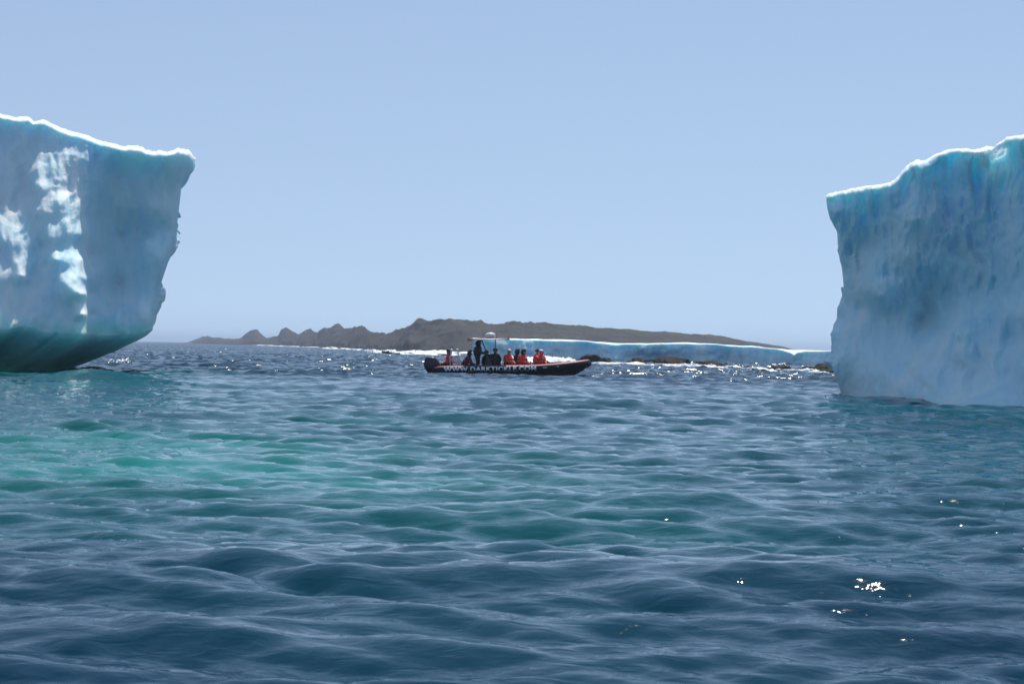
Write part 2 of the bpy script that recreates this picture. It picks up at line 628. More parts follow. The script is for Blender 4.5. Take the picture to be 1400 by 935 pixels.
    yc = 0.5 * (G[:nfront, 0, 1].mean() + G[nfront + nb:, 0, 1].max())
    # upper and lower caps
    up_w = np.array([0.02, 0.05, 0.1, 0.17, 0.27, 0.4, 0.6, 0.8, 1.0])
    dn_w = np.array([0.02, 0.045, 0.08, 0.12, 0.17, 0.22, 0.28, 0.35, 0.45, 0.6, 0.8, 1.0])
    Tp, Lp = G[:, 0], G[:, -1]
    Ct = np.stack([np.clip(Tp[:, 0], x0, x1), np.full(ncol, yc), Tp[:, 2]], -1)
    lx0, lx1 = (x0, Lp[:, 0].max() - under_in) if sgn > 0 else (Lp[:, 0].min() + under_in, x1)
    Cl = np.stack([np.clip(Lp[:, 0], lx0, lx1), np.full(ncol, yc), Lp[:, 2]], -1)
    ups, dns = [], []
    for w in up_w[::-1]:
        Q = Tp * (1 - w) + Ct * w
        Q[:, 2] = Tp[:, 2] - 1.6 * w ** 0.8 + 0.2 * fbm(Q * 0.4, 3, seed + 70) * min(1, w * 8)
        ups.append(Q)
    Ls = Lp.copy()
    for _ in range(60):
        Ls = (np.roll(Ls, 1, 0) + np.roll(Ls, -1, 0) + 2 * Ls) / 4
    for w in dn_w:
        kk = min(1, w * 6)
        Lw = Lp * (1 - kk) + Ls * kk
        Q = Lw * (1 - w) + Cl * w
        Q[:, 2] = Lw[:, 2] - under_drop * (w ** under_back) + 0.12 * fbm(Q * 0.5, 3, seed + 80) * min(1, w * 10)
        dns.append(Q)
    G = np.concatenate([np.stack(ups, 1), G, np.stack(dns, 1)], 1)
    SN = np.concatenate([np.ones((ncol, len(ups))), SN, np.zeros((ncol, len(dns)))], 1)
    WT = np.zeros_like(SN)  # washed ice with green water light painted in, stronger inward from the lip
    WT[:, len(ups) + nface:] = wet_glow
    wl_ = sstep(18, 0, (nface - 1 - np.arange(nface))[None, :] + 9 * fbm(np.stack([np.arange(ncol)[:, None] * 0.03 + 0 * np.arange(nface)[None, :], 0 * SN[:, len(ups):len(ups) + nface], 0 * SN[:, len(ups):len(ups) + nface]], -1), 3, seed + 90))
    WT[:, len(ups):len(ups) + nface] = 0.55 * wet_glow * wl_
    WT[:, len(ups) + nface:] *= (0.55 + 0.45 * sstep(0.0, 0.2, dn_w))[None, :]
    nrow = G.shape[1]
    ia = (np.arange(ncol)[:, None] * nrow + np.arange(nrow - 1)[None, :])
    ib = (((np.arange(ncol) + 1) % ncol)[:, None] * nrow + np.arange(nrow - 1)[None, :])
    F = np.stack([ia, ib, ib + 1, ia + 1], -1).reshape(-1, 4)
    if sgn > 0: F = F[:, ::-1]
    o = mesh_np(name, G.reshape(-1, 3), F, mat)
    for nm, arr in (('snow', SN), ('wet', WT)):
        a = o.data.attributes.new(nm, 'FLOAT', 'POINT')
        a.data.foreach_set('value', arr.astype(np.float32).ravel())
    bm = bmesh.new(); bm.from_mesh(o.data)
    bmesh.ops.recalc_face_normals(bm, faces=bm.faces)
    bm.to_mesh(o.data); bm.free()
    return o


ICE = ice_material('glacier_ice')
# --- the overhanging berg
L_edge = [(265, 214), (262, 230), (248, 255), (246, 275), (243, 300), (240, 325), (231, 355), (222, 382), (214, 405), (208, 430), (203, 452)]
L_back = [(262, 214), (255, 232), (244, 255), (243, 300), (236, 330), (226, 360), (218, 384), (221, 404), (219, 430), (210, 450), (206, 456)]
L_top = [(-420, 120), (-300, 135), (-200, 150), (-60, 150), (0, 154), (30, 160), (60, 164), (85, 176), (120, 186), (150, 196), (175, 200), (200, 206), (225, 209), (245, 204), (258, 206), (265, 214)]
L_bot = [(-420, 440), (-100, 444), (0, 446), (60, 452), (115, 456), (150, 458), (190, 456), (203, 452)]
L_dist = [(-420, 92), (0, 95), (120, 97), (265, 103)]
L_ctrl = [
    (-420, 90, 0), (-420, 300, 0), (-420, 470, -2), (-150, 120, 5.0), (-150, 300, 3.2), (-150, 470, -1.5), (0, 90, 0.5), (265, 90, 0), (280, 300, 1), (280, 470, 0.6),
    # hollow high on the left, broken by two slanting blades
    (0, 160, 5.0), (0, 230, 4.2), (0, 280, 3.6), (28, 180, 4.8), (30, 240, 4.0),
    (3, 298, 2.8), (12, 330, 1.4), (22, 360, 0.2), (30, 378, -0.6), (14, 308, 2.2), (30, 335, 1.1), (50, 352, 0.9), (40, 374, 0.8), (5, 345, 1.6), (0, 400, 0.3), (15, 400, -0.1),
    (40, 228, 3.8), (50, 255, 2.3), (60, 290, 0.9), (68, 325, -0.2), (76, 355, -1.2), (88, 385, -2.2), (97, 412, -2.7),
    (46, 262, 2.9), (50, 300, 1.6), (58, 335, 1.0), (66, 360, 0.5), (70, 385, -0.5), (60, 405, -0.7), (50, 425, -1.0), (80, 420, -1.7), (20, 430, -0.8), (0, 452, -1.2), (50, 456, -1.5), (90, 456, -2.2),
    # steps down from the long blade into the fluted slope
    (50, 228, 3.4), (60, 262, 1.9), (70, 300, 0.9), (80, 340, 0.1), (90, 368, -0.7),
    (60, 175, 4.5), (80, 190, 4.3), (72, 215, 3.5), (85, 260, 1.8), (88, 300, 0.8), (96, 345, -0.1), (106, 378, -1.6), (116, 402, -2.9), (117, 430, -2.9), (114, 456, -2.5), (106, 440, -2.3), (104, 412, -2.4),
    (105, 190, 3.9), (100, 230, 2.8), (105, 280, 1.3), (108, 320, 0.5), (112, 355, -0.4), (120, 380, -0.4),
    # deep smooth scoop on the right
    (130, 200, 2.8), (132, 250, 2.4), (126, 300, 3.2), (124, 350, 3.8), (124, 400, 3.4), (124, 430, 1.8), (128, 457, 1.3),
    (160, 205, 0.9), (165, 240, 3.2), (165, 320, 5.0), (160, 390, 4.4), (160, 440, 1.4), (165, 458, 1.0),
    (200, 210, 0.2), (205, 250, 1.4), (200, 320, 2.9), (190, 380, 2.4), (188, 425, 0.7), (195, 456, 0.4),
    (212, 285, 1.0), (200, 330, 1.4), (225, 250, 0.6), (222, 300, 0.9), (215, 350, 0.8),
    (230, 210, -0.8), (250, 205, -0.5), (262, 230, 0.1), (246, 262, 0.9), (243, 320, 1.0), (222, 385, 0.9), (205, 440, 0.2),
    (30, 255, 3.6),
    (20, 275, 3.3),
    (36, 386, 0.6),
    (20, 392, 0.2),
    (14, 360, 1.0),
    (34, 330, 1.3),
    (44, 345, 1.1),
]
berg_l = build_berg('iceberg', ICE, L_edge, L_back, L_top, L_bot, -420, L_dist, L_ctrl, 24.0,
                    (0.24, 0.16, lambda px, py: 0.12 + np.exp(-((px - 108) / 42) ** 2 - ((py - 255) / 75) ** 2) * 1.15), 100, 0.74, 5.6, (1.1, 8, 0.9, 10), wet_glow=0.9, nfront=420, under_in=19.0, lip_n=3.0, scal=0.55,
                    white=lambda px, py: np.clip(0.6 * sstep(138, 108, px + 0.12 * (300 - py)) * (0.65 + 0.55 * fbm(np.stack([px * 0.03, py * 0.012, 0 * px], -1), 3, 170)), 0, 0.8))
tag(berg_l, 'tall pale blue iceberg overhanging the water with a dark green hollow underside', 'iceberg')
# --- the wall-faced berg
Rt_edge = [(1129, 268), (1131, 285), (1135, 300), (1142, 308), (1146, 318), (1148, 345), (1152, 375), (1154, 400), (1161, 420), (1161, 440), (1155, 456), (1151, 470), (1147, 484), (1138, 500), (1141, 512), (1147, 528), (1152, 546)]
Rt_back = [(1133, 268), (1136, 285), (1140, 300), (1146, 310), (1150, 330), (1153, 375), (1152, 400), (1146, 420), (1145, 435), (1133, 456), (1138, 470), (1134, 484), (1126, 495), (1136, 503), (1145, 520), (1153, 546)]
Rt_top = [(1129, 268), (1135, 264), (1160, 259), (1190, 254), (1218, 250), (1228, 243), (1238, 230), (1245, 224), (1262, 217), (1280, 210), (1300, 205), (1330, 201), (1358, 201), (1363, 195), (1375, 190), (1392, 185), (1400, 184), (1460, 180), (1560, 195), (1700, 215)]
Rt_bot = [(1152, 546), (1200, 550), (1260, 553), (1330, 558), (1400, 563), (1700, 590)]
Rt_dist = [(1129, 74), (1400, 63), (1700, 55)]
Rt_ctrl = [
    (1110, 160, 0), (1110, 600, 0), (1720, 160, 0), (1720, 600, -1),
    (1130, 268, -0.2), (1135, 300, 0.2), (1150, 262, -0.5), (1150, 300, 0.3), (1150, 350, 0.6), (1155, 400, 0.8), (1160, 440, 0.4), (1150, 485, -0.5), (1140, 505, -0.5), (1150, 545, -0.1),
    (1195, 255, -0.5), (1197, 300, 0.1), (1197, 370, 0.0), (1175, 330, 0.7), (1180, 420, 0.9), (1185, 470, 0.3), (1190, 545, -0.9),
    (1206, 385, -0.2), (1212, 375, 0.6), (1204, 405, -0.5), (1225, 430, 0.6), (1235, 480, 0.2), (1230, 545, -1.2),
    (1225, 248, -0.2), (1230, 300, -0.4), (1238, 350, -0.2), (1220, 340, 0.3), (1245, 225, -0.3), (1255, 300, -0.3), (1248, 400, 0.9), (1260, 440, 1.3), (1252, 480, -0.1), (1262, 548, -1.7),
    (1290, 210, -0.2), (1290, 280, 0.5), (1300, 340, 0.9), (1295, 400, 1.3), (1290, 450, 0.9), (1285, 490, -0.4), (1300, 552, -1.9),
    (1308, 455, -0.6), (1322, 452, -0.4), (1308, 480, -0.8), (1320, 500, -0.6), (1335, 470, -0.1), (1340, 500, -0.5), (1330, 520, -0.8),
    (1330, 205, -0.2), (1325, 270, 0.6), (1340, 330, 1.0), (1330, 400, 1.5), (1345, 440, 0.7), (1350, 520, -0.7), (1350, 555, -1.9),
    (1360, 205, 0.4), (1372, 260, 0.7), (1385, 320, 0.9), (1380, 400, 1.1), (1385, 460, 0.9), (1378, 510, 0.0), (1396, 430, -0.3), (1398, 500, -1.0), (1400, 560, -2.0),
    (1375, 195, -0.6), (1400, 190, -0.8), (1410, 260, 0.4), (1415, 350, 0.5), (1420, 450, -0.9), (1500, 180, -0.5), (1500, 350, 1.0), (1500, 560, -2),
]
Rt_ctrl = [(x, y, z * 1.7) for x, y, z in Rt_ctrl]
berg_r = build_berg('iceberg', ICE, Rt_edge, Rt_back, Rt_top, Rt_bot, 1700, Rt_dist, Rt_ctrl, 18.0,
                    (0.26, 0.26, lambda px, py: 0.35 + 0.9 * np.exp(-((py - 300) / 90.0) ** 2)), 200, 0.8, 2.5, (0.6, 7, 0.5, 8), nfront=420, blur=3, crumb=0.06, side_n=0.12, scal=0.8)
tag(berg_r, 'steep blue iceberg wall with a bright crest and flared foot standing in the water', 'iceberg')

# ------------------------------------------------------------------ island
def rock_land_material():
    m, nt, b = new_mat('headland_rock')
    N, L = nt.nodes, nt.links
    geo = N.new('ShaderNodeNewGeometry')
    n = N.new('ShaderNodeTexNoise')
    n.inputs['Scale'].default_value = 0.11
    n.inputs['Detail'].default_value = 7
    n.inputs['Roughness'].default_value = 0.62
    L.new(geo.outputs['Position'], n.inputs['Vector'])
    r1 = ramp(N, [(0.36, (0.004, 0.004, 0.005)), (0.5, (0.012, 0.012, 0.014)), (0.66, (0.04, 0.038, 0.038))])
    L.new(n.outputs['Fac'], r1.inputs['Fac'])
    n2 = N.new('ShaderNodeTexNoise')
    n2.inputs['Scale'].default_value = 0.05
    n2.inputs['Detail'].default_value = 6
    L.new(geo.outputs['Position'], n2.inputs['Vector'])
    r2 = ramp(N, [(0.38, (0.010, 0.012, 0.006)), (0.62, (0.036, 0.034, 0.017))])
    L.new(n2.outputs['Fac'], r2.inputs['Fac'])
    at = N.new('ShaderNodeAttribute'); at.attribute_name = 'turf'
    c = mixc(N, L, at.outputs['Fac'], r1.outputs['Color'], r2.outputs['Color'])
    L.new(c, b.inputs['Base Color'])
    b.inputs['Roughness'].default_value = 0.9
    bp = N.new('ShaderNodeBump'); bp.inputs['Strength'].default_value = 0.8; bp.inputs['Distance'].default_value = 1.2
    L.new(n.outputs['Fac'], bp.inputs['Height'])
    L.new(bp.outputs['Normal'], b.inputs['Normal'])
    return m


SIL = [(250, 470), (262, 466.5), (275, 462), (281, 460.6), (300, 463), (318, 464), (331, 462), (339, 456), (346, 452.5), (352, 453), (358, 459.5), (365, 463), (380, 461), (384.5, 451.5), (390, 450.5), (400, 456), (408, 458), (420, 454), (426, 453), (434, 456.5), (444, 449.5), (452, 450.5), (460, 448.5), (470, 451), (485, 450.5), (500, 453), (520, 457), (530, 458), (540, 455), (560, 448.5), (575, 445), (600, 442), (615, 440), (640, 442), (665, 443), (682, 445), (700, 443), (720, 442), (750, 444.5), (800, 448), (840, 451), (880, 453), (920, 456), (960, 459), (990, 462), (1010, 465), (1040, 469.5), (1070, 474), (1085, 478), (1110, 484)]
SHORE = [(250, 2100), (300, 1600), (345, 1350), (430, 1000), (500, 720), (560, 520), (620, 470), (700, 470), (850, 520), (1000, 700), (1110, 900)]


def build_island():
    pxs = np.linspace(252, 1108, 620)
    ds = poly1(SHORE, pxs)
    w = np.concatenate([np.linspace(-0.12, 0, 6)[:-1], np.linspace(0, 1, 60) ** 1.25, np.linspace(1.05, 2.0, 20)])
    crest = ds + 40 + 0.26 * ds
    P = np.zeros((len(pxs), len(w), 3))
    turf = np.zeros((len(pxs), len(w)))
    sil = poly1(SIL, pxs) + (0.9 * (1 - sstep(500, 620, pxs)) + 0.25) * ridged(np.stack([pxs * 0.13, 0 * pxs, 0 * pxs], -1), 5, 330, 0.65) * 0.3
    Zc = pix_np(pxs, sil, crest)[:, 2]
    Zc = np.maximum(Zc, 0.05)
    for j, ww in enumerate(w):
        d = ds + (crest - ds) * ww
        X = pix_np(pxs, 470, d)[:, 0]
        if ww < 0: z = -1.5 + 0 * pxs + 1.5 * (1 + ww / 0.12)
        elif ww <= 1: z = Zc * (0.16 * sstep(0, 0.05, ww) + 0.30 * sstep(0.03, 0.38, ww) + 0.54 * sstep(0.25, 1.0, ww))
        else: z = Zc * (1 - sstep(1.0, 2.0, ww)) - 1.0 * sstep(1.0, 2.0, ww)
        P[:, j] = np.stack([X, d, z], -1)
        turf[:, j] = 0.9 * sstep(560, 800, pxs) * sstep(0.35, 0.8, ww) + 0.25 * sstep(0.5, 0.9, ww)
    n = ridged(P * np.array([0.045, 0.03, 0.0]), 5, 300)
    n2 = fbm(P * np.array([0.16, 0.1, 0.0]), 4, 310)
    inl = np.clip(w[None, :] * 9 + 0.2, 0, 1) * (1 - 0.75 * sstep(0.8, 1.0, w)[None, :])
    rough = 1.0 - 0.5 * sstep(600, 800, pxs)[:, None]
    P[..., 2] += inl * rough * (n * 1.3 + n2 * 1.2) * np.clip(Zc[:, None] / 9, 0.25, 1)
    nw = len(w)
    ia = np.arange(len(pxs) - 1)[:, None] * nw + np.arange(nw - 1)[None, :]
    F = np.stack([ia, ia + nw, ia + nw + 1, ia + 1], -1).reshape(-1, 4)
    o = mesh_np('island', P.reshape(-1, 3), F, rock_land_material())
    turf += 0.25 * fbm(P * np.array([0.05, 0.03, 0.0]), 3, 320)
    a = o.data.attributes.new('turf', 'FLOAT', 'POINT')
    a.data.foreach_set('value', np.clip(turf, 0, 1).astype(np.float32).ravel())
    tag(o, kind='structure')


build_island()

# ------------------------------------------------------------------ low ice wall behind the boat
def build_ice_wall():
    top = [(640, 462), (652, 463.5), (680, 464), (700, 463), (740, 464), (790, 465), (820, 467.5), (845, 470.5), (870, 470), (900, 469), (940, 468.8), (980, 471), (1010, 473.3), (1040, 474.5), (1062, 477), (1072, 479.5), (1080, 482), (1085, 485), (1090, 482), (1100, 480), (1130, 479.6), (1200, 479)]
    top_back = [(640, 462), (700, 463), (790, 465), (845, 470), (940, 468.6), (1010, 473), (1060, 476.5), (1085, 478.6), (1130, 479.4), (1200, 479)]
    dist = [(640, 262), (760, 268), (900, 275), (1000, 262), (1084, 238), (1200, 215)]
    pxs = np.linspace(646, 1190, 560)
    d0 = poly1(dist, pxs)
    t = np.linspace(0, 1, 40)
    cols = []
    q = np.stack([pxs[:, None] * 0.05 + 0 * t, 2.2 * t[None, :] + 0 * pxs[:, None], 0 * pxs[:, None] + 0 * t], -1)
    rel = 0.9 * fbm(q * 0.5, 3, 400) - 0.16 * ridged(q * np.array([2.2, 0.5, 1]), 3, 410)
    rel = rel - 0.5 * t[None, :] ** 2
    rel = rel + 0.6 * np.clip(1 - t[None, :] / 0.05, 0, 1) ** 2
    yt = poly1(top, pxs) + 0.9 * fbm(np.stack([pxs * 0.035, 0 * pxs, 0 * pxs], -1), 5, 420)
    P = np.zeros((len(pxs), 40 + 8 + 6, 3))
    SN = np.zeros(P.shape[:2])
    zt = pix_np(pxs, yt, d0)[:, 2]
    ztb = pix_np(pxs, poly1(top_back, pxs), d0 + 1.5)[:, 2]
    X0 = pix_np(pxs, 470, d0)[:, 0]
    rows = []
    for k, w in enumerate([24.0, 20.0, 14.0, 9.0, 5.0, 2.6, 1.2, 0.5]):
        z = zt + (np.maximum(ztb, zt) - zt) * min(1, w / 2.0) + 0.02 * min(w, 4) * fbm(np.stack([pxs * 0.03, np.full_like(pxs, w), 0 * pxs], -1), 3, 430)
        if k == 0: z = np.full_like(zt, -1.0)
        if k == 1: z = zt * 0.8
        P[:, k] = np.stack([X0 * (1 + w / d0), d0 + w + rel[:, 0], z], -1)
        SN[:, k] = 1
    for j in range(40):
        z = zt * (1 - t[j]) - 0.3 * t[j]
        P[:, 8 + j] = np.stack([X0, d0 + rel[:, j], z], -1)
        SN[:, 8 + j] = np.clip(1 - t[j] / (0.05 + 0.04 * vnoise(np.stack([pxs * 0.05, 0 * pxs, 0 * pxs], -1), 440)), 0, 1)
    for k in range(6):
        w = (k + 1) / 6
        P[:, 48 + k] = np.stack([X0, d0 + rel[:, -1] + 24 * w, -0.3 - 0.7 * w + 0 * pxs], -1)
    nw = P.shape[1]
    ia = np.arange(len(pxs) - 1)[:, None] * nw + np.arange(nw)[None, :]
    ib = np.arange(len(pxs) - 1)[:, None] * nw + (np.arange(nw)[None, :] + 1) % nw
    F = np.stack([ia, ib, ib + nw, ia + nw], -1).reshape(-1, 4)
    o = mesh_np('ice_shelf', P.reshape(-1, 3), F, ICE)
    for nm, arr in (('snow', SN), ('wet', 0 * SN)):
        a = o.data.attributes.new(nm, 'FLOAT', 'POINT')
        a.data.foreach_set('value', arr.astype(np.float32).ravel())
    bm = bmesh.new(); bm.from_mesh(o.data)
    bmesh.ops.holes_fill(bm, edges=[e for e in bm.edges if e.is_boundary], sides=0)
    bmesh.ops.recalc_face_normals(bm, faces=bm.faces)
    bm.to_mesh(o.data); bm.free()
    tag(o, 'long low blue ice wall with a thin white crest behind the boat and reef', 'ice')


build_ice_wall()

# ------------------------------------------------------------------ reef rocks
ROCK = plain('kelp_covered_rock', (0.040, 0.032, 0.025), 0.9, 0.6, 2.2, 0.8, 0.12)
FOAM = plain('white_water', (0.82, 0.86, 0.88), 0.7, 0.08, 3.0, 0.6)


def rock_mesh(seed, sx, sy, sz):
    bm = bmesh.new()
    bmesh.ops.create_icosphere(bm, subdivisions=3, radius=1.0)
    co = np.array([v.co[:] for v in bm.verts])
    r_ = 0.95 + 0.42 * fbm(co * 1.4, 4, seed) + 0.2 * ridged(co * 2.6, 3, seed + 5)
    co = co * r_[:, None] * np.array([sx, sy, sz])
    co[:, 2] = np.where(co[:, 2] < 0, co[:, 2] * 0.6, co[:, 2])
    for v, c in zip(bm.verts, co): v.co = c
    return bm


def rock(px, py, width_px, height_px, seed, label, depth=None):
    hor = 474.3 + (px - 700) * math.tan(ROLL)
    d = EYE * FPX / max(py - hor, 4)
    sc = d / FPX
    p = pix(px, py, d)
    o = bm_obj('shore_rock', rock_mesh(seed, width_px * sc * 0.5, (depth or width_px * sc * 0.6), height_px * sc * 0.85), ROCK, None, True)
    o.location = (p.x, d, -0.05)
    tag(o, label, 'rock', 'wet rocks of the reef in front of the ice wall')


rr = random.Random(11)
rock(806, 495, 34, 12, 501, 'dark rounded rock washed by surf just beyond the bow of the boat')
rock(826, 495.5, 16, 8, 502, 'smaller rock trailing off the rounded rock by the bow')
rock(926, 497, 34, 11, 503, 'brown humped rock standing highest in the reef')
rock(905, 497.5, 22, 8, 504, 'brown rock beside the highest hump of the reef')
rock(970, 499.5, 30, 8, 505, 'flat dark rock in breaking water on the reef')
rock(981, 501.5, 18, 6, 506, 'small black rock in the foam of the reef')
rock(1122, 506, 26, 9, 507, 'dark rock at the foot of the steep iceberg wall')
rock(1075, 506, 24, 6, 508, 'low dark rock awash below the notch of the ice wall')
for k in range(34):
    x = rr.uniform(850, 1130)
    b0 = np.interp(x, [850, 940, 1000, 1060, 1130], [495.5, 497, 501, 504.5, 507])
    rock(x, b0 + rr.uniform(-1.6, 2.4), rr.uniform(8, 22), rr.uniform(4, 7.5), 520 + k, 'low brown weedy rock awash in the reef')


# ------------------------------------------------------------------ surf
def surf(name, pts, label, width, height, seed, step=0.25, cover=0.0):
    """a ragged ridge of broken white water along a polyline of (px, py) waterline points."""
    P = []
    for px_, py_ in pts:
        hor = 474.3 + (px_ - 700) * math.tan(ROLL)
        P.append(pix(px_, py_, min(EYE * FPX / max(py_ - hor, 0.9), 2000)))
    P = np.array([(p.x, p.y) for p in P])
    seg = np.hypot(*np.diff(P, axis=0).T)
    cum = np.concatenate([[0], np.cumsum(seg)])
    n = int(max(30, min(420, cum[-1] / step)))
    u = np.linspace(0, cum[-1], n)
    cx, cy_ = np.interp(u, cum, P[:, 0]), np.interp(u, cum, P[:, 1])
    m = 26
    v = np.linspace(-1, 1, m)
    U, V = np.meshgrid(u, v, indexing='ij')
    X = cx[:, None] + 0 * V
    Y = cy_[:, None] + V * width
    q = np.stack([U / (width * 1.3), V * 1.2, 0 * U], -1)
    prof = fbm(q, 4, seed) + cover - 0.75 * V ** 2 - 0.1
    ends = np.minimum(1, np.minimum(u, cum[-1] - u) / (0.12 * cum[-1]))[:, None]
    prof = prof - (1 - ends)
    spk = np.abs(fbm(q * np.array([5, 5, 1.0]), 3, seed + 4))
    Z = 0.5 * height * np.clip(prof, -0.4, 2) * (0.6 + 0.5 * spk) + 0.10
    G = np.stack([X + 0.1 * width * fbm(q * 3, 2, seed + 8), Y, Z], -1)
    ia = np.arange(n - 1)[:, None] * m + np.arange(m - 1)[None, :]
    F = np.stack([ia, ia + m, ia + m + 1, ia + 1], -1).reshape(-1, 4)
    o = mesh_np(name, G.reshape(-1, 3), F, FOAM)
    tag(o, label, 'surf', kind='stuff')
    return o


surf('surf', [(255, 469.0), (300, 470.2)], 'white breaker off the low tip of the island', 30, 1.6, 600, 1.0, 0.5)
surf('surf', [(300, 470.4), (440, 475.2)], 'thin broken line of surf along the rocky island shore', 14, 0.9, 601, 1.0, 0.15)
surf('surf', [(440, 476.2), (520, 480.5)], 'white surf under the rocky middle of the island', 9, 1.0, 602, 0.6, 0.25)
surf('surf', [(505, 482.0), (562, 484.3), (640, 486.5)], 'bright breaking wave rolling in behind the stern of the boat', 6, 0.95, 603, 0.3, 0.6)
surf('surf', [(540, 481.6), (680, 484.6)], 'white water along the shore below the high hill', 8, 1.0, 604, 0.5, 0.3)
surf('surf', [(690, 496), (745, 497), (792, 498.0)], 'white splash of surf behind the forward passengers', 2.4, 0.95, 605, 0.15, 0.7)
surf('surf', [(812, 497.5), (880, 498.5)], 'foam between the rock by the bow and the reef', 2.0, 0.32, 606, 0.15, 0.35)
surf('surf', [(870, 499), (960, 500.2)], 'foam in front of the high hump of the reef', 2.2, 0.3, 607, 0.15, 0.25)
surf('surf', [(950, 500), (1040, 506), (1130, 509.5)], 'broken foam along the seaward side of the reef', 3.0, 0.3, 608, 0.15, 0.35)
surf('surf', [(1030, 507.2), (1062, 508.6)], 'bright patch of foam on the outer reef', 1.6, 0.36, 609, 0.1, 0.8)

# ------------------------------------------------------------------ the boat
BD = 115.0
PPM = FPX / BD                                            # pixels per metre at the boat
BLACK = plain('black_rubber', (0.006, 0.006, 0.010), 0.6, 0.3, 3.0, 0.0, 0.25)
RED = plain('red_hypalon', (0.33, 0.03, 0.05), 0.5, 0.2, 3.0)
HULLM = plain('dark_grey_hull', (0.035, 0.04, 0.055), 0.35, 0.2, 2.0)
DECK = plain('grey_deck', (0.22, 0.23, 0.24), 0.7, 0.15, 5.0)
WHITE = plain('white_gelcoat', (0.78, 0.79, 0.8), 0.3, 0.06, 3.0)
LETTER = plain('white_lettering', (0.92, 0.92, 0.93), 0.5, 0.02, 3.0)
STEEL = plain('painted_tube', (0.10, 0.09, 0.10), 0.35, 0.2, 8.0)
CANVAS = plain('faded_red_canvas', (0.45, 0.27, 0.28), 0.85, 0.2, 4.0)
ENGINE = plain('engine_black', (0.016, 0.017, 0.026), 0.3, 0.2, 4.0)
VINYL = plain('seat_vinyl', (0.05, 0.05, 0.06), 0.5, 0.2, 6.0)
GREEN = plain('pale_green_panel', (0.55, 0.68, 0.6), 0.5, 0.1, 6.0)
REDTUBE = plain('red_tube', (0.38, 0.06, 0.07), 0.4, 0.15, 6.0)
GLASS = plain('smoked_acrylic', (0.10, 0.12, 0.16), 0.1, 0.1, 6.0)

boat = empty('inflatable_boat')
bp0 = pix(694, 500, BD)
boat.location = (bp0.x, BD, 0.0)
boat.rotation_euler = (0, R(-1.6), 0)
tag(boat, 'long black and red rigid inflatable tour boat carrying passengers in red jackets', 'boat')


def sweep(path, radii, seg=16, caps=True):
    """tube along a list of points with a radius for each."""
    bm = bmesh.new()
    rings = []
    n = len(path)
    for i, p in enumerate(path):
        p = Vector(p)
        t = (Vector(path[min(i + 1, n - 1)]) - Vector(path[max(i - 1, 0)])).normalized()
        up = Vector((0, 0, 1)) if abs(t.z) < 0.95 else Vector((1, 0, 0))
        a = t.cross(up).normalized()
        c = a.cross(t).normalized()
        r_ = radii[i] if hasattr(radii, '__len__') else radii
        rings.append([bm.verts.new(p + (a * math.cos(2 * math.pi * k / seg) + c * math.sin(2 * math.pi * k / seg)) * r_) for k in range(seg)])
    for i in range(n - 1):
        for k in range(seg):
            bm.faces.new((rings[i][k], rings[i][(k + 1) % seg], rings[i + 1][(k + 1) % seg], rings[i + 1][k]))
    if caps:
        bm.faces.new(rings[0][::-1])
        bm.faces.new(rings[-1])
    bmesh.ops.recalc_face_normals(bm, faces=bm.faces)
    return bm


def box(cx, cy_, cz, sx, sy, sz, bev=0.03, taper=1.0, shear=0.0):
    bm = bmesh.new()
    bmesh.ops.create_cube(bm, size=1.0)
    for v in bm.verts:
        k = taper if v.co.z > 0 else 1.0
        v.co = Vector((v.co.x * sx * k + shear * (v.co.z + 0.5), v.co.y * sy * k, v.co.z * sz))
    if bev: bmesh.ops.bevel(bm, geom=bm.edges[:], offset=bev, segments=3, affect='EDGES', profile=0.6)
    bmesh.ops.translate(bm, verts=bm.verts[:], vec=(cx, cy_, cz))
    return bm


# the collar: one continuous U of tube, black with a red upper face
half = [(-4.45, -1.2, 0.38, 0.05), (-4.35, -1.2, 0.37, 0.15), (-4.05, -1.2, 0.36, 0.25)]
half += [(x, -1.2, 0.36, 0.25) for x in np.arange(-3.5, 1.6, 0.5)]
half += [(2.0 + (x - 2.0) * 1.13, y, z, r_) for x, y, z, r_ in [(2.0, -1.19, 0.38, 0.25), (2.6, -1.15, 0.42, 0.25), (3.2, -1.05, 0.48, 0.25), (3.7, -0.88, 0.54, 0.25), (4.1, -0.66, 0.59, 0.245), (4.38, -0.4, 0.63, 0.24), (4.52, -0.15, 0.65, 0.24)]]
full = half + [(x, -y, z, r_) for x, y, z, r_ in half[::-1]]
bm = sweep([p[:3] for p in full], [p[3] for p in full], 28)
tube = bm_obj('inflatable_tube', bm, BLACK, boat, True)
tube.data.materials.append(RED)
for f in tube.data.polygons:
    if f.normal.z > 0.72: f.material_index = 1
# rubbing strake along the outer side
strake = [(x, y * 1.0 - 0.255 * (1 if y <= 0 else -1) * max(0.0, min(1, abs(y) / 1.2)) , z - 0.06) for x, y, z, r_ in full[2:-2]]
strake = [(x + (0.25 * (1 - min(1, abs(y) / 1.0)) if x > 3.5 else 0), y, z) for x, y, z in strake]
bm_obj('rubbing_strake', sweep(strake, 0.03, 8), BLACK, boat, True)
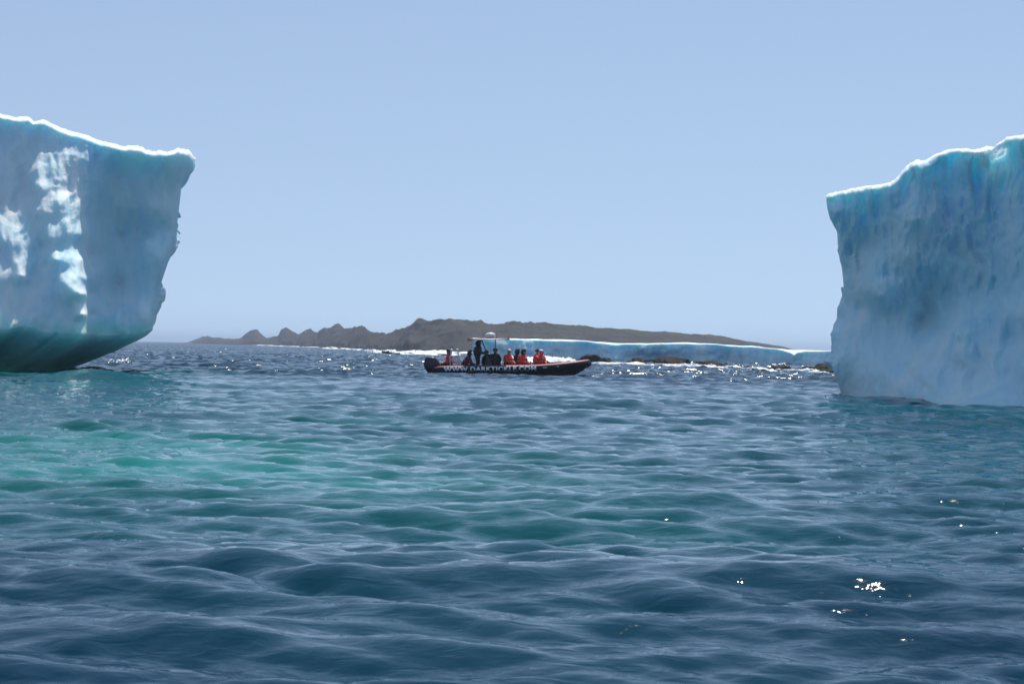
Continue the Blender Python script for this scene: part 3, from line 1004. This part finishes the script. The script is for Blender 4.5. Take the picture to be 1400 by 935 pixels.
# vee hull under the collar
bm = bmesh.new()
st = []
for x, kz, cz, hw in ((-4.2, -0.32, 0.10, 1.05), (-2, -0.34, 0.10, 1.08), (0, -0.34, 0.12, 1.08), (2, -0.32, 0.18, 1.0), (3.2, -0.22, 0.28, 0.82), (3.9, -0.02, 0.38, 0.55), (4.3, 0.22, 0.46, 0.28), (4.48, 0.42, 0.5, 0.06)):
    x = x if x < 2 else 2 + (x - 2) * 1.13
    st.append([bm.verts.new((x, -hw, cz + 0.12)), bm.verts.new((x, -hw * 0.92, cz)), bm.verts.new((x, -hw * 0.4, (cz + kz * 1.6) / 2.6)), bm.verts.new((x, 0, kz)),
               bm.verts.new((x, hw * 0.4, (cz + kz * 1.6) / 2.6)), bm.verts.new((x, hw * 0.92, cz)), bm.verts.new((x, hw, cz + 0.12))])
for a, b in zip(st, st[1:]):
    for k in range(6): bm.faces.new((a[k], a[k + 1], b[k + 1], b[k]))
bm.faces.new(st[0])
bmesh.ops.recalc_face_normals(bm, faces=bm.faces)
bm_obj('hull', bm, HULLM, boat)
bm_obj('deck', box(-0.4, 0, 0.26, 7.6, 2.0, 0.06, 0.01), DECK, boat)
bm_obj('transom', box(-4.15, 0, 0.32, 0.12, 2.0, 0.55, 0.02), HULLM, boat)
bm_obj('bow_locker', box(3.2, 0, 0.46, 1.1, 1.0, 0.36, 0.05, 0.85), WHITE, boat)


def outboard(y):
    e = empty('outboard_engine')
    e.parent = boat
    e.location = (-4.22, y, 0.0)
    # cowling: lofted sections, high at the back, sloping forward
    bm = bmesh.new()
    rings = []
    for z, x0, x1, hw in ((0.28, -0.62, 0.02, 0.16), (0.40, -0.74, 0.10, 0.25), (0.66, -0.82, 0.18, 0.29), (0.92, -0.80, 0.08, 0.28), (1.10, -0.72, -0.10, 0.24), (1.17, -0.60, -0.28, 0.12)):
        ring = []
        for k in range(20):
            a = 2 * math.pi * k / 20
            c_, s_ = math.cos(a), math.sin(a)
            ring.append(bm.verts.new(((x0 + x1) / 2 + (x1 - x0) / 2 * math.copysign(abs(c_) ** 0.42, c_), hw * math.copysign(abs(s_) ** 0.5, s_), z)))
        rings.append(ring)
    for a, b in zip(rings, rings[1:]):
        for k in range(20): bm.faces.new((a[k], a[(k + 1) % 20], b[(k + 1) % 20], b[k]))
    bm.faces.new(rings[-1]); bm.faces.new(rings[0][::-1])
    bm_obj('cowling', bm, ENGINE, e, True)
    bm_obj('midsection', box(-0.36, 0, 0.0, 0.42, 0.2, 0.62, 0.05, 1.2), ENGINE, e, True)
    bm_obj('gearcase', sweep([(-0.75, 0, -0.55), (-0.6, 0, -0.55), (-0.3, 0, -0.55), (-0.05, 0, -0.54)], [0.05, 0.09, 0.09, 0.03], 12), ENGINE, e, True)
    bm_obj('strut', box(-0.4, 0, -0.4, 0.28, 0.08, 0.34, 0.02), ENGINE, e)
    p = empty('propeller'); p.parent = e; p.location = (-0.8, 0, -0.55)
    for k in range(3):
        b_ = bm_obj('blade', box(0, 0, 0.12, 0.03, 0.13, 0.2, 0.01), STEEL, p)
        b_.rotation_euler = (2 * math.pi * k / 3, 0, 0)
    bm_obj('clamp_bracket', box(0.02, 0, 0.36, 0.2, 0.26, 0.4, 0.03), STEEL, e)


outboard(-0.36)
outboard(0.36)

# steering console with screen and wheel
con = empty('steering_console'); con.parent = boat; con.location = (-1.12, 0, 0.29)
bm_obj('pedestal', box(0, 0, 0.42, 0.5, 0.85, 0.84, 0.05, 0.85, 0.06), HULLM, con)
bm_obj('dashboard', box(-0.02, 0, 0.9, 0.34, 0.8, 0.16, 0.04, 0.85), BLACK, con)
ws = bm_obj('windscreen', box(0.12, 0, 1.1, 0.02, 0.76, 0.34, 0.008), GLASS, con)
bm = bmesh.new()
bmesh.ops.create_circle(bm, segments=24, radius=0.17)
circ = [v.co.copy() for v in bm.verts]; bm.free()
wh = bm_obj('steering_wheel', sweep([tuple(c) for c in circ] + [tuple(circ[0])], 0.014, 8, False), BLACK, con, True)
wh.location = (-0.3, 0, 0.84); wh.rotation_euler = (0, R(-62), 0)

# canopy on poles with radar dome and aerial
top = empty('canopy'); top.parent = boat; top.location = (-1.12, 0, 0)
pts = []
bm = bmesh.new()
NX, NY = 12, 8
g = [[bm.verts.new((-1.24 + 2.5 * i / NX, -0.85 + 1.7 * j / NY, 2.17 + 0.06 * (1 - (2 * j / NY - 1) ** 2) + 0.03 * math.sin(math.pi * i / NX))) for j in range(NY + 1)] for i in range(NX + 1)]
for i in range(NX):
    for j in range(NY): bm.faces.new((g[i][j], g[i + 1][j], g[i + 1][j + 1], g[i][j + 1]))
bmesh.ops.solidify(bm, geom=bm.faces[:], thickness=0.05)
bm_obj('cover', bm, CANVAS, top, True)
rim = [(-1.24, -0.86, 2.14), (1.26, -0.86, 2.14), (1.26, 0.86, 2.14), (-1.24, 0.86, 2.14), (-1.24, -0.86, 2.14)]
for a, b in zip(rim, rim[1:]):
    bm_obj('rim_tube', sweep([a, b], 0.025, 8), STEEL, top, True)
for sy in (-1, 1):
    bm_obj('pole', sweep([(-0.42, sy * 0.8, 2.14), (-0.1, sy * 0.5, 1.35), (-0.06, sy * 0.46, 0.29)], 0.026, 8), STEEL, top, True)
    bm_obj('pole', sweep([(0.42, sy * 0.8, 2.14), (0.40, sy * 0.6, 1.3), (0.38, sy * 0.5, 0.29)], 0.022, 8), STEEL, top, True)
bm = bmesh.new()
rings = []
for z, r_ in ((2.26, 0.27), (2.30, 0.31), (2.42, 0.31), (2.50, 0.28), (2.56, 0.2), (2.58, 0.08)):
    rings.append([bm.verts.new((0.12 + r_ * math.cos(2 * math.pi * k / 24), r_ * math.sin(2 * math.pi * k / 24), z)) for k in range(24)])
for a, b in zip(rings, rings[1:]):
    for k in range(24): bm.faces.new((a[k], a[(k + 1) % 24], b[(k + 1) % 24], b[k]))
bm.faces.new(rings[-1]); bm.faces.new(rings[0][::-1])
bm_obj('radar_dome', bm, WHITE, top, True)
bm_obj('aerial', sweep([(0.47, -0.6, 2.2), (0.47, -0.6, 2.75)], [0.012, 0.006], 6), STEEL, top, True)

# stern arch with two lamps, a lifebuoy-red bar and a white raft case
arch = empty('stern_arch'); arch.parent = boat; arch.location = (-3.15, 0, 0)
for x in (-0.28, 0.22):
    bm_obj('hoop', sweep([(x, -0.8, 0.3), (x, -0.78, 1.15), (x * 0.8, -0.6, 1.45), (x * 0.8, 0.6, 1.45), (x, 0.78, 1.15), (x, 0.8, 0.3)], 0.035, 8), WHITE, arch, True)
for z in (0.8, 1.12):
    bm_obj('rail', sweep([(-0.28, -0.79, z), (0.22, -0.79, z)], 0.03, 8), REDTUBE, arch, True)
    bm_obj('rail', sweep([(-0.28, 0.79, z), (0.22, 0.79, z)], 0.03, 8), REDTUBE, arch, True)
for x in (-0.2, 0.16):
    bm = bmesh.new()
    bmesh.ops.create_uvsphere(bm, u_segments=12, v_segments=8, radius=0.085)
    l = bm_obj('lamp', bm, WHITE, arch, True); l.location = (x, -0.6, 1.54)
bm_obj('raft_case', box(0.0, -0.72, 0.98, 0.36, 0.26, 0.26, 0.05), WHITE, arch, True)
bm_obj('case_lid', box(0.0, -0.72, 1.15, 0.34, 0.25, 0.1, 0.03), GREEN, arch, True)

# straddle seats
for x in (-3.4, -2.55, -1.95, -0.55, 0.0, 0.8, 1.6):
    st_ = empty('straddle_seat'); st_.parent = boat; st_.location = (x, 0, 0.29)
    bm_obj('base', box(0, 0, 0.13, 0.34, 1.15, 0.26, 0.03), HULLM, st_)
    bm_obj('cushion', box(0, 0, 0.29, 0.42, 1.25, 0.08, 0.03), VINYL, st_)
    bm_obj('backrest', box(-0.19, 0, 0.42, 0.07, 1.15, 0.2, 0.03), VINYL, st_)

# lettering wrapped on the near side of the collar
fc = bpy.data.curves.new('letters', 'FONT')
fc.body = 'WWW.DARKTICKLE.COM'
fc.size = 1.0
fc.space_character = 1.12
fc.offset = 0.045
tmp = bpy.data.objects.new('letters_tmp', fc)
COL.objects.link(tmp)
bpy.context.view_layer.update()
me = bpy.data.meshes.new_from_object(tmp.evaluated_get(bpy.context.evaluated_depsgraph_get()))
bpy.data.objects.remove(tmp)
bm = bmesh.new(); bm.from_mesh(me)
xs_ = [v.co.x for v in bm.verts]; ys_ = [v.co.y for v in bm.verts]
w0, w1, h0, h1 = min(xs_), max(xs_), min(ys_), max(ys_)
for k in range(1, 7):
    bmesh.ops.bisect_plane(bm, geom=bm.verts[:] + bm.edges[:] + bm.faces[:], plane_co=(0, h0 + (h1 - h0) * k / 7, 0), plane_no=(0, 1, 0))
X0, X1, HT = (608 - 694) / PPM, (733 - 694) / PPM, 0.31
for v in bm.verts:
    u = (v.co.x - w0) / (w1 - w0)
    q_ = (v.co.y - h0) / (h1 - h0)
    ang = R(-26) + q_ * HT / 0.25
    v.co = Vector((X0 + (X1 - X0) * u, -1.2 - 0.256 * math.cos(ang), 0.36 + 0.256 * math.sin(ang)))
bm_obj('lettering', bm, LETTER, boat)
# small registration dashes further forward on the collar
for x in (2.25, 2.95):
    zz, yy = np.interp(x, [2.0, 2.6, 3.2], [0.38, 0.42, 0.48]), np.interp(x, [2.0, 2.6, 3.2], [-1.19, -1.15, -1.05])
    bm_obj('marking', box(x, yy - 0.252, zz + 0.05, 0.26, 0.012, 0.045, 0.0), LETTER, boat)
# grab line along the top of each side
for sy in (-1, 1):
    ln = []
    for k in range(61):
        x = -3.6 + 7.0 * k / 60
        ln.append((x, sy * (1.2 - 0.12 * sstep(1.5, 3.4, x) * 1.4), 0.62 + 0.07 * sstep(1.5, 3.4, x) * 1.6 + 0.025 * abs(math.sin(k * math.pi / 6))))
    bm_obj('grab_line', sweep(ln, 0.012, 6), BLACK, boat, True)
# ------------------------------------------------------------------ people
SKIN = plain('skin', (0.42, 0.24, 0.17), 0.55, 0.1, 8.0)
HAIRD = plain('dark_hair', (0.02, 0.016, 0.013), 0.7, 0.2, 20.0)
J_RED = plain('red_float_jacket', (0.78, 0.045, 0.03), 0.7, 0.22, 7.0, 0.5)
J_MAROON = plain('maroon_jacket', (0.13, 0.018, 0.028), 0.75, 0.25, 7.0, 0.5)
J_SKIP = plain('dark_maroon_coat', (0.035, 0.01, 0.014), 0.75, 0.25, 7.0, 0.5)
J_DARK = plain('black_jacket', (0.014, 0.012, 0.018), 0.75, 0.3, 7.0, 0.5)
J_NAVY = plain('navy_jacket', (0.016, 0.02, 0.05), 0.75, 0.3, 7.0, 0.5)
T_DARK = plain('dark_trousers', (0.02, 0.02, 0.026), 0.8, 0.25, 9.0, 0.4)
BOOT = plain('rubber_boot', (0.015, 0.015, 0.015), 0.4, 0.2, 9.0)
CAP_W = plain('white_cap', (0.75, 0.74, 0.73), 0.7, 0.08, 9.0)
CAP_D = plain('dark_knit_cap', (0.02, 0.02, 0.03), 0.9, 0.2, 30.0)
CAP_B = plain('blue_knit_cap', (0.03, 0.05, 0.16), 0.9, 0.2, 30.0)
REFL = plain('orange_reflective_tape', (0.85, 0.38, 0.16), 0.5, 0.1, 9.0)


def person(lx, ly, seat_z, yaw, jacket, headwear, label, standing=False, lean=0.12, head_yaw=0.0, arms='lap', scale=(1.2, 1.2, 1.08), tape=False):
    """one continuous skinned body; origin at the feet (standing) or the seat (sitting)."""
    root = empty('person')
    M = boat.matrix_basis
    root.location = M @ Vector((lx, ly, seat_z))
    root.rotation_euler = (0, 0, yaw)
    root.scale = scale if isinstance(scale, tuple) else (scale,) * 3
    V, E, RAD, MAT = [], [], [], []

    def add(p, r_, parent=None, m=None):
        V.append(Vector(p)); RAD.append(r_)
        if parent is not None:
            E.append((parent, len(V) - 1)); MAT.append(m)
        return len(V) - 1
    ph = 0.90 if standing else 0.04
    sl = math.sin(lean)
    pel = add((0, 0, ph), (0.2, 0.17))
    wai = add((0.18 * sl, 0, ph + 0.17), (0.26, 0.21), pel, 'J')
    che = add((0.38 * sl, 0, ph + 0.36), (0.27, 0.22), wai, 'J')
    upc = add((0.48 * sl, 0, ph + 0.47), (0.2, 0.16), che, 'J')
    nek = add((0.56 * sl + 0.01, 0, ph + 0.56), (0.062, 0.062), upc, 'S')
    ch = add((0.58 * sl + 0.035, 0, ph + 0.635), (0.075, 0.085), nek, 'S')
    hd = add((0.60 * sl + 0.03, 0, ph + 0.70), (0.085, 0.10), ch, 'S')
    ht = add((0.60 * sl + 0.02, 0, ph + 0.775), (0.06, 0.07), hd, 'S')
    c_, s_ = math.cos(head_yaw), math.sin(head_yaw)
    add(V[hd] + Vector((0.115 * c_, 0.115 * s_, -0.02)), (0.014, 0.014), hd, 'S')
    for sy in (-1, 1):
        add(V[hd] + Vector((-0.1 * sy * s_, 0.1 * sy * c_, -0.01)), (0.012, 0.022), hd, 'S')
        hip = add((0.02, sy * 0.1, ph - 0.04), (0.105, 0.105), pel, 'T')
        if standing:
            kn = add((0.06, sy * 0.12, 0.48), (0.075, 0.075), hip, 'T')
            an = add((0.0, sy * 0.13, 0.10), (0.055, 0.055), kn, 'T')
            add((0.16, sy * 0.15, 0.035), (0.045, 0.035), add((0.03, sy * 0.135, 0.045), (0.05, 0.045), an, 'B'), 'B')
        else:
            kn = add((0.42, sy * 0.16, ph + 0.04), (0.078, 0.078), hip, 'T')
            an = add((0.46, sy * 0.16, ph - 0.36), (0.055, 0.055), kn, 'T')
            add((0.62, sy * 0.17, ph - 0.44), (0.045, 0.035), add((0.49, sy * 0.16, ph - 0.43), (0.05, 0.045), an, 'B'), 'B')
        sh = add(V[upc] + Vector((0.0, sy * 0.18, -0.03)), (0.12, 0.12), upc, 'J')
        if arms == 'wheel':
            el = add(V[sh] + Vector((0.12, sy * 0.08, -0.24)), (0.095, 0.095), sh, 'J')
            wr = add(V[sh] + Vector((0.36, sy * -0.02, -0.18)), (0.06, 0.06), el, 'J')
        elif arms == 'up' and sy < 0:
            el = add(V[sh] + Vector((0.16, sy * 0.08, -0.16)), (0.095, 0.095), sh, 'J')
            wr = add(V[hd] + Vector((0.20, sy * 0.07, -0.02)), (0.06, 0.06), el, 'J')
        else:
            el = add(V[sh] + Vector((0.05 + 0.1 * sl, sy * 0.07, -0.27)), (0.095, 0.095), sh, 'J')
            wr = add(V[sh] + Vector((0.27, sy * -0.03, -0.33)), (0.06, 0.06), el, 'J')
        d_ = (V[wr] - V[el]).normalized()
        pm = add(V[wr] + d_ * 0.07, (0.034, 0.022), wr, 'S')
        side = d_.cross(Vector((0, 0, 1))).normalized()
        dn = side.cross(d_).normalized()
        for k, (o_, ln_) in enumerate(((-0.03, 0.065), (-0.01, 0.08), (0.01, 0.075), (0.03, 0.055))):
            f1 = add(V[pm] + d_ * 0.045 + side * o_, (0.009, 0.009), pm, 'S')
            add(V[f1] + d_ * ln_ * 0.5 - dn * ln_ * 0.35 + side * o_ * 0.2, (0.008, 0.008), f1, 'S')
        th = add(V[wr] + d_ * 0.045 - side * sy * 0.045, (0.011, 0.011), pm, 'S')
        add(V[th] + d_ * 0.035 - side * sy * 0.02, (0.009, 0.009), th, 'S')
    me = bpy.data.meshes.new('body')
    me.from_pydata([v[:] for v in V], E, [])
    tmp = bpy.data.objects.new('body_tmp', me)
    COL.objects.link(tmp)
    tmp.modifiers.new('skin', 'SKIN')
    for i, sv in enumerate(me.skin_vertices[0].data):
        sv.radius = RAD[i]
        sv.use_root = (i == 0)
    sub = tmp.modifiers.new('sub', 'SUBSURF'); sub.levels = 1
    bpy.context.view_layer.update()
    out = bpy.data.meshes.new_from_object(tmp.evaluated_get(bpy.context.evaluated_depsgraph_get()))
    bpy.data.objects.remove(tmp)
    out.name = 'body'
    out.materials.clear()
    order = ['J', 'S', 'T', 'B']
    for mm in (jacket, SKIN, T_DARK, BOOT): out.materials.append(mm)
    A = np.array([V[e[0]][:] for e in E]); B = np.array([V[e[1]][:] for e in E])
    for f in out.polygons:
        c = np.array(f.center[:])
        tt = np.clip(((c - A) * (B - A)).sum(1) / ((B - A) ** 2).sum(1), 0, 1)
        dist = np.linalg.norm(A + (B - A) * tt[:, None] - c, axis=1)
        rr_ = np.array([min(RAD[e[0]][0], RAD[e[0]][1]) * (1 - t_) + min(RAD[e[1]][0], RAD[e[1]][1]) * t_ for e, t_ in zip(E, tt)])
        f.material_index = order.index(MAT[int(np.argmin(dist - rr_))])
        f.use_smooth = True
    body = bpy.data.objects.new('body', out)
    COL.objects.link(body); body.parent = root
    H = V[hd]
    # eyes and mouth
    for sy in (-1, 1):
        bm = bmesh.new(); bmesh.ops.create_icosphere(bm, subdivisions=1, radius=0.012)
        e = bm_obj('eye', bm, HAIRD, root, True)
        e.location = H + Vector((0.088 * c_ - 0.034 * sy * s_, 0.088 * s_ + 0.034 * sy * c_, 0.012))
    bm = box(0, 0, 0, 0.008, 0.045, 0.012, 0.002)
    mo = bm_obj('mouth', bm, J_MAROON, root); mo.location = H + Vector((0.088 * c_, 0.088 * s_, -0.065)); mo.rotation_euler = (0, 0, head_yaw)
    # headwear: shell over the crown
    kind, hm = headwear
    bm = bmesh.new()
    bmesh.ops.create_uvsphere(bm, u_segments=16, v_segments=12, radius=1.0)
    lowcut = {'cap': 0.05, 'knit': -0.15, 'hair': -0.35, 'hood': -0.95}[kind]
    bmesh.ops.delete(bm, geom=[v for v in bm.verts if v.co.z < lowcut], context='VERTS')
    if kind in ('hood', 'hair'):
        bmesh.ops.delete(bm, geom=[v for v in bm.verts if v.co.x > 0.62 and v.co.z < 0.45], context='VERTS')
    sx_, sz_ = (0.135, 0.15) if kind != 'hood' else (0.155, 0.175)
    for v in bm.verts:
        v.co = Vector((v.co.x * sx_, v.co.y * sx_ * 0.93, v.co.z * sz_))
        if kind == 'hood' and v.co.z < -0.02: v.co.x -= 0.03; v.co.y *= 1.1
    if kind == 'cap':
        pv = [bm.verts.new((0.10 + 0.10 * math.cos(a), 0.095 * math.sin(a), 0.02)) for a in np.linspace(-math.pi / 2, math.pi / 2, 9)]
        bm.faces.new(pv)
    bmesh.ops.solidify(bm, geom=bm.faces[:], thickness=0.012)
    hw_ = bm_obj({'cap': 'cap', 'knit': 'knit_cap', 'hair': 'hair', 'hood': 'hood'}[kind], bm, hm, root, True)
    hw_.location = H + Vector((-0.005, 0, 0.02)); hw_.rotation_euler = (0, 0, head_yaw)
    if tape:
        for zz in (0.2, 0.36):
            k = sl * (zz + 0.02)
            ring = [(k + 0.215 * math.cos(a), 0.235 * math.sin(a), ph + zz) for a in np.linspace(0, 2 * math.pi, 25)]
            bm_obj('reflective_band', sweep(ring, 0.016, 6, False), REFL, root, True)
    # collar of the jacket
    ring = [(V[nek].x - 0.01 + 0.085 * math.cos(a), 0.085 * math.sin(a), V[nek].z - 0.015) for a in np.linspace(0, 2 * math.pi, 17)]
    bm_obj('collar', sweep(ring, 0.03, 6, False), jacket, root, True)
    tag(root, label, 'person', 'people aboard the boat')
    return root


def bx_(px_): return (px_ - 694) / PPM
SZ = 0.52
person(bx_(616), 0.15, SZ + 0.10, R(200), J_RED, ('hood', J_NAVY), 'person in red jacket and dark hood sitting behind the white stern arch', head_yaw=0.3)
person(bx_(634), -0.25, SZ + 0.02, R(10), J_MAROON, ('hood', J_DARK), 'person in maroon jacket bending forward between stern arch and skipper', lean=0.55)
person(bx_(652), -0.15, 0.29, R(-8), J_SKIP, ('hood', J_DARK), 'person standing upright at the console in dark hooded jacket under the canopy', standing=True, lean=0.10, scale=(1.45, 1.3, 1.03))
person(bx_(662.5), 0.3, SZ + 0.02, R(0), J_DARK, ('knit', CAP_B), 'person in blue knit cap sitting just ahead of the standing skipper', lean=0.1)
person(bx_(677), -0.35, SZ + 0.12, R(80), J_DARK, ('knit', CAP_D), 'person in black jacket and black cap seated with back turned beneath the canopy', lean=0.05, scale=(1.2, 1.2, 1.1))
person(bx_(693), -0.3, SZ + 0.08, R(-35), J_RED, ('cap', CAP_W), 'person in red jacket and white cap sitting just ahead of the canopy', lean=0.18, tape=True)
person(bx_(706), 0.35, SZ + 0.08, R(20), J_NAVY, ('hood', J_NAVY), 'person in navy hooded jacket sitting partly behind a red jacket', lean=0.1)
person(bx_(711.5), -0.35, SZ + 0.06, R(-30), J_RED, ('hood', J_DARK), 'person in red jacket with dark hood leaning forward amidships', lean=0.3, tape=True)
person(bx_(733), 0.3, SZ + 0.06, R(10), J_RED, ('knit', CAP_D), 'person in dark knit cap at the front, beside the white-capped passenger', lean=0.08)
person(bx_(738), -0.3, SZ + 0.03, R(-50), J_RED, ('cap', CAP_W), 'foremost person in red jacket with orange bands and white cap', lean=0.12, tape=True, arms='up')

surf('surf', [(905, 500.5), (1000, 503.5)], 'white wash running between the flat rocks of the reef', 1.2, 0.5, 611, 0.1, 0.5)
surf('surf', [(1060, 507.0), (1128, 509.0)], 'white wash against the foot of the steep iceberg wall', 1.2, 0.5, 612, 0.1, 0.45)
cp = pix(461, 449.5, poly1(SHORE, 461) * 1.26 + 38)
ca = empty('cairn', (cp.x, cp.y, cp.z - 0.4))
for k, (w_, h_) in enumerate(((1.1, 0.6), (0.85, 0.55), (0.6, 0.5), (0.4, 0.45))):
    cm = bm_obj('stone', rock_mesh(700 + k, w_, w_, h_), ROCK, ca, True)
    cm.location = (0.05 * k, 0, 0.55 * k)
tag(ca, 'small dark stone cairn on the crest of the rocky island', 'cairn')

# water thrown up at the corner of the overhanging berg and at the stern of the boat
surf('surf', [(150, 497.5), (178, 496.5)], 'small white splash at the corner of the overhanging iceberg', 0.9, 0.5, 620, 0.05, 0.6)

# ------------------------------------------------------------------ sea haze
bm = bmesh.new()
bmesh.ops.create_cube(bm, size=1.0)
hz = bm_obj('haze', bm, None)
HZ_TOP, HZ_BOT = 19.0, -8.0
hz.scale = (14000, 14000, HZ_TOP - HZ_BOT)
hz.location = (0, 0, (HZ_TOP + HZ_BOT) / 2)
hm = bpy.data.materials.new('sea_haze')
hm.use_nodes = True
hm.node_tree.nodes.clear()
ho = hm.node_tree.nodes.new('ShaderNodeOutputMaterial')
hv = hm.node_tree.nodes.new('ShaderNodeVolumePrincipled')
hv.inputs['Color'].default_value = (0.62, 0.77, 1.0, 1)
hv.inputs['Density'].default_value = 0.00022
hv.inputs['Anisotropy'].default_value = 0.2
hm.node_tree.links.new(hv.outputs['Volume'], ho.inputs['Volume'])
hz.data.materials.append(hm)
tag(hz, 'thin pale sea haze over the water', 'haze', kind='stuff')
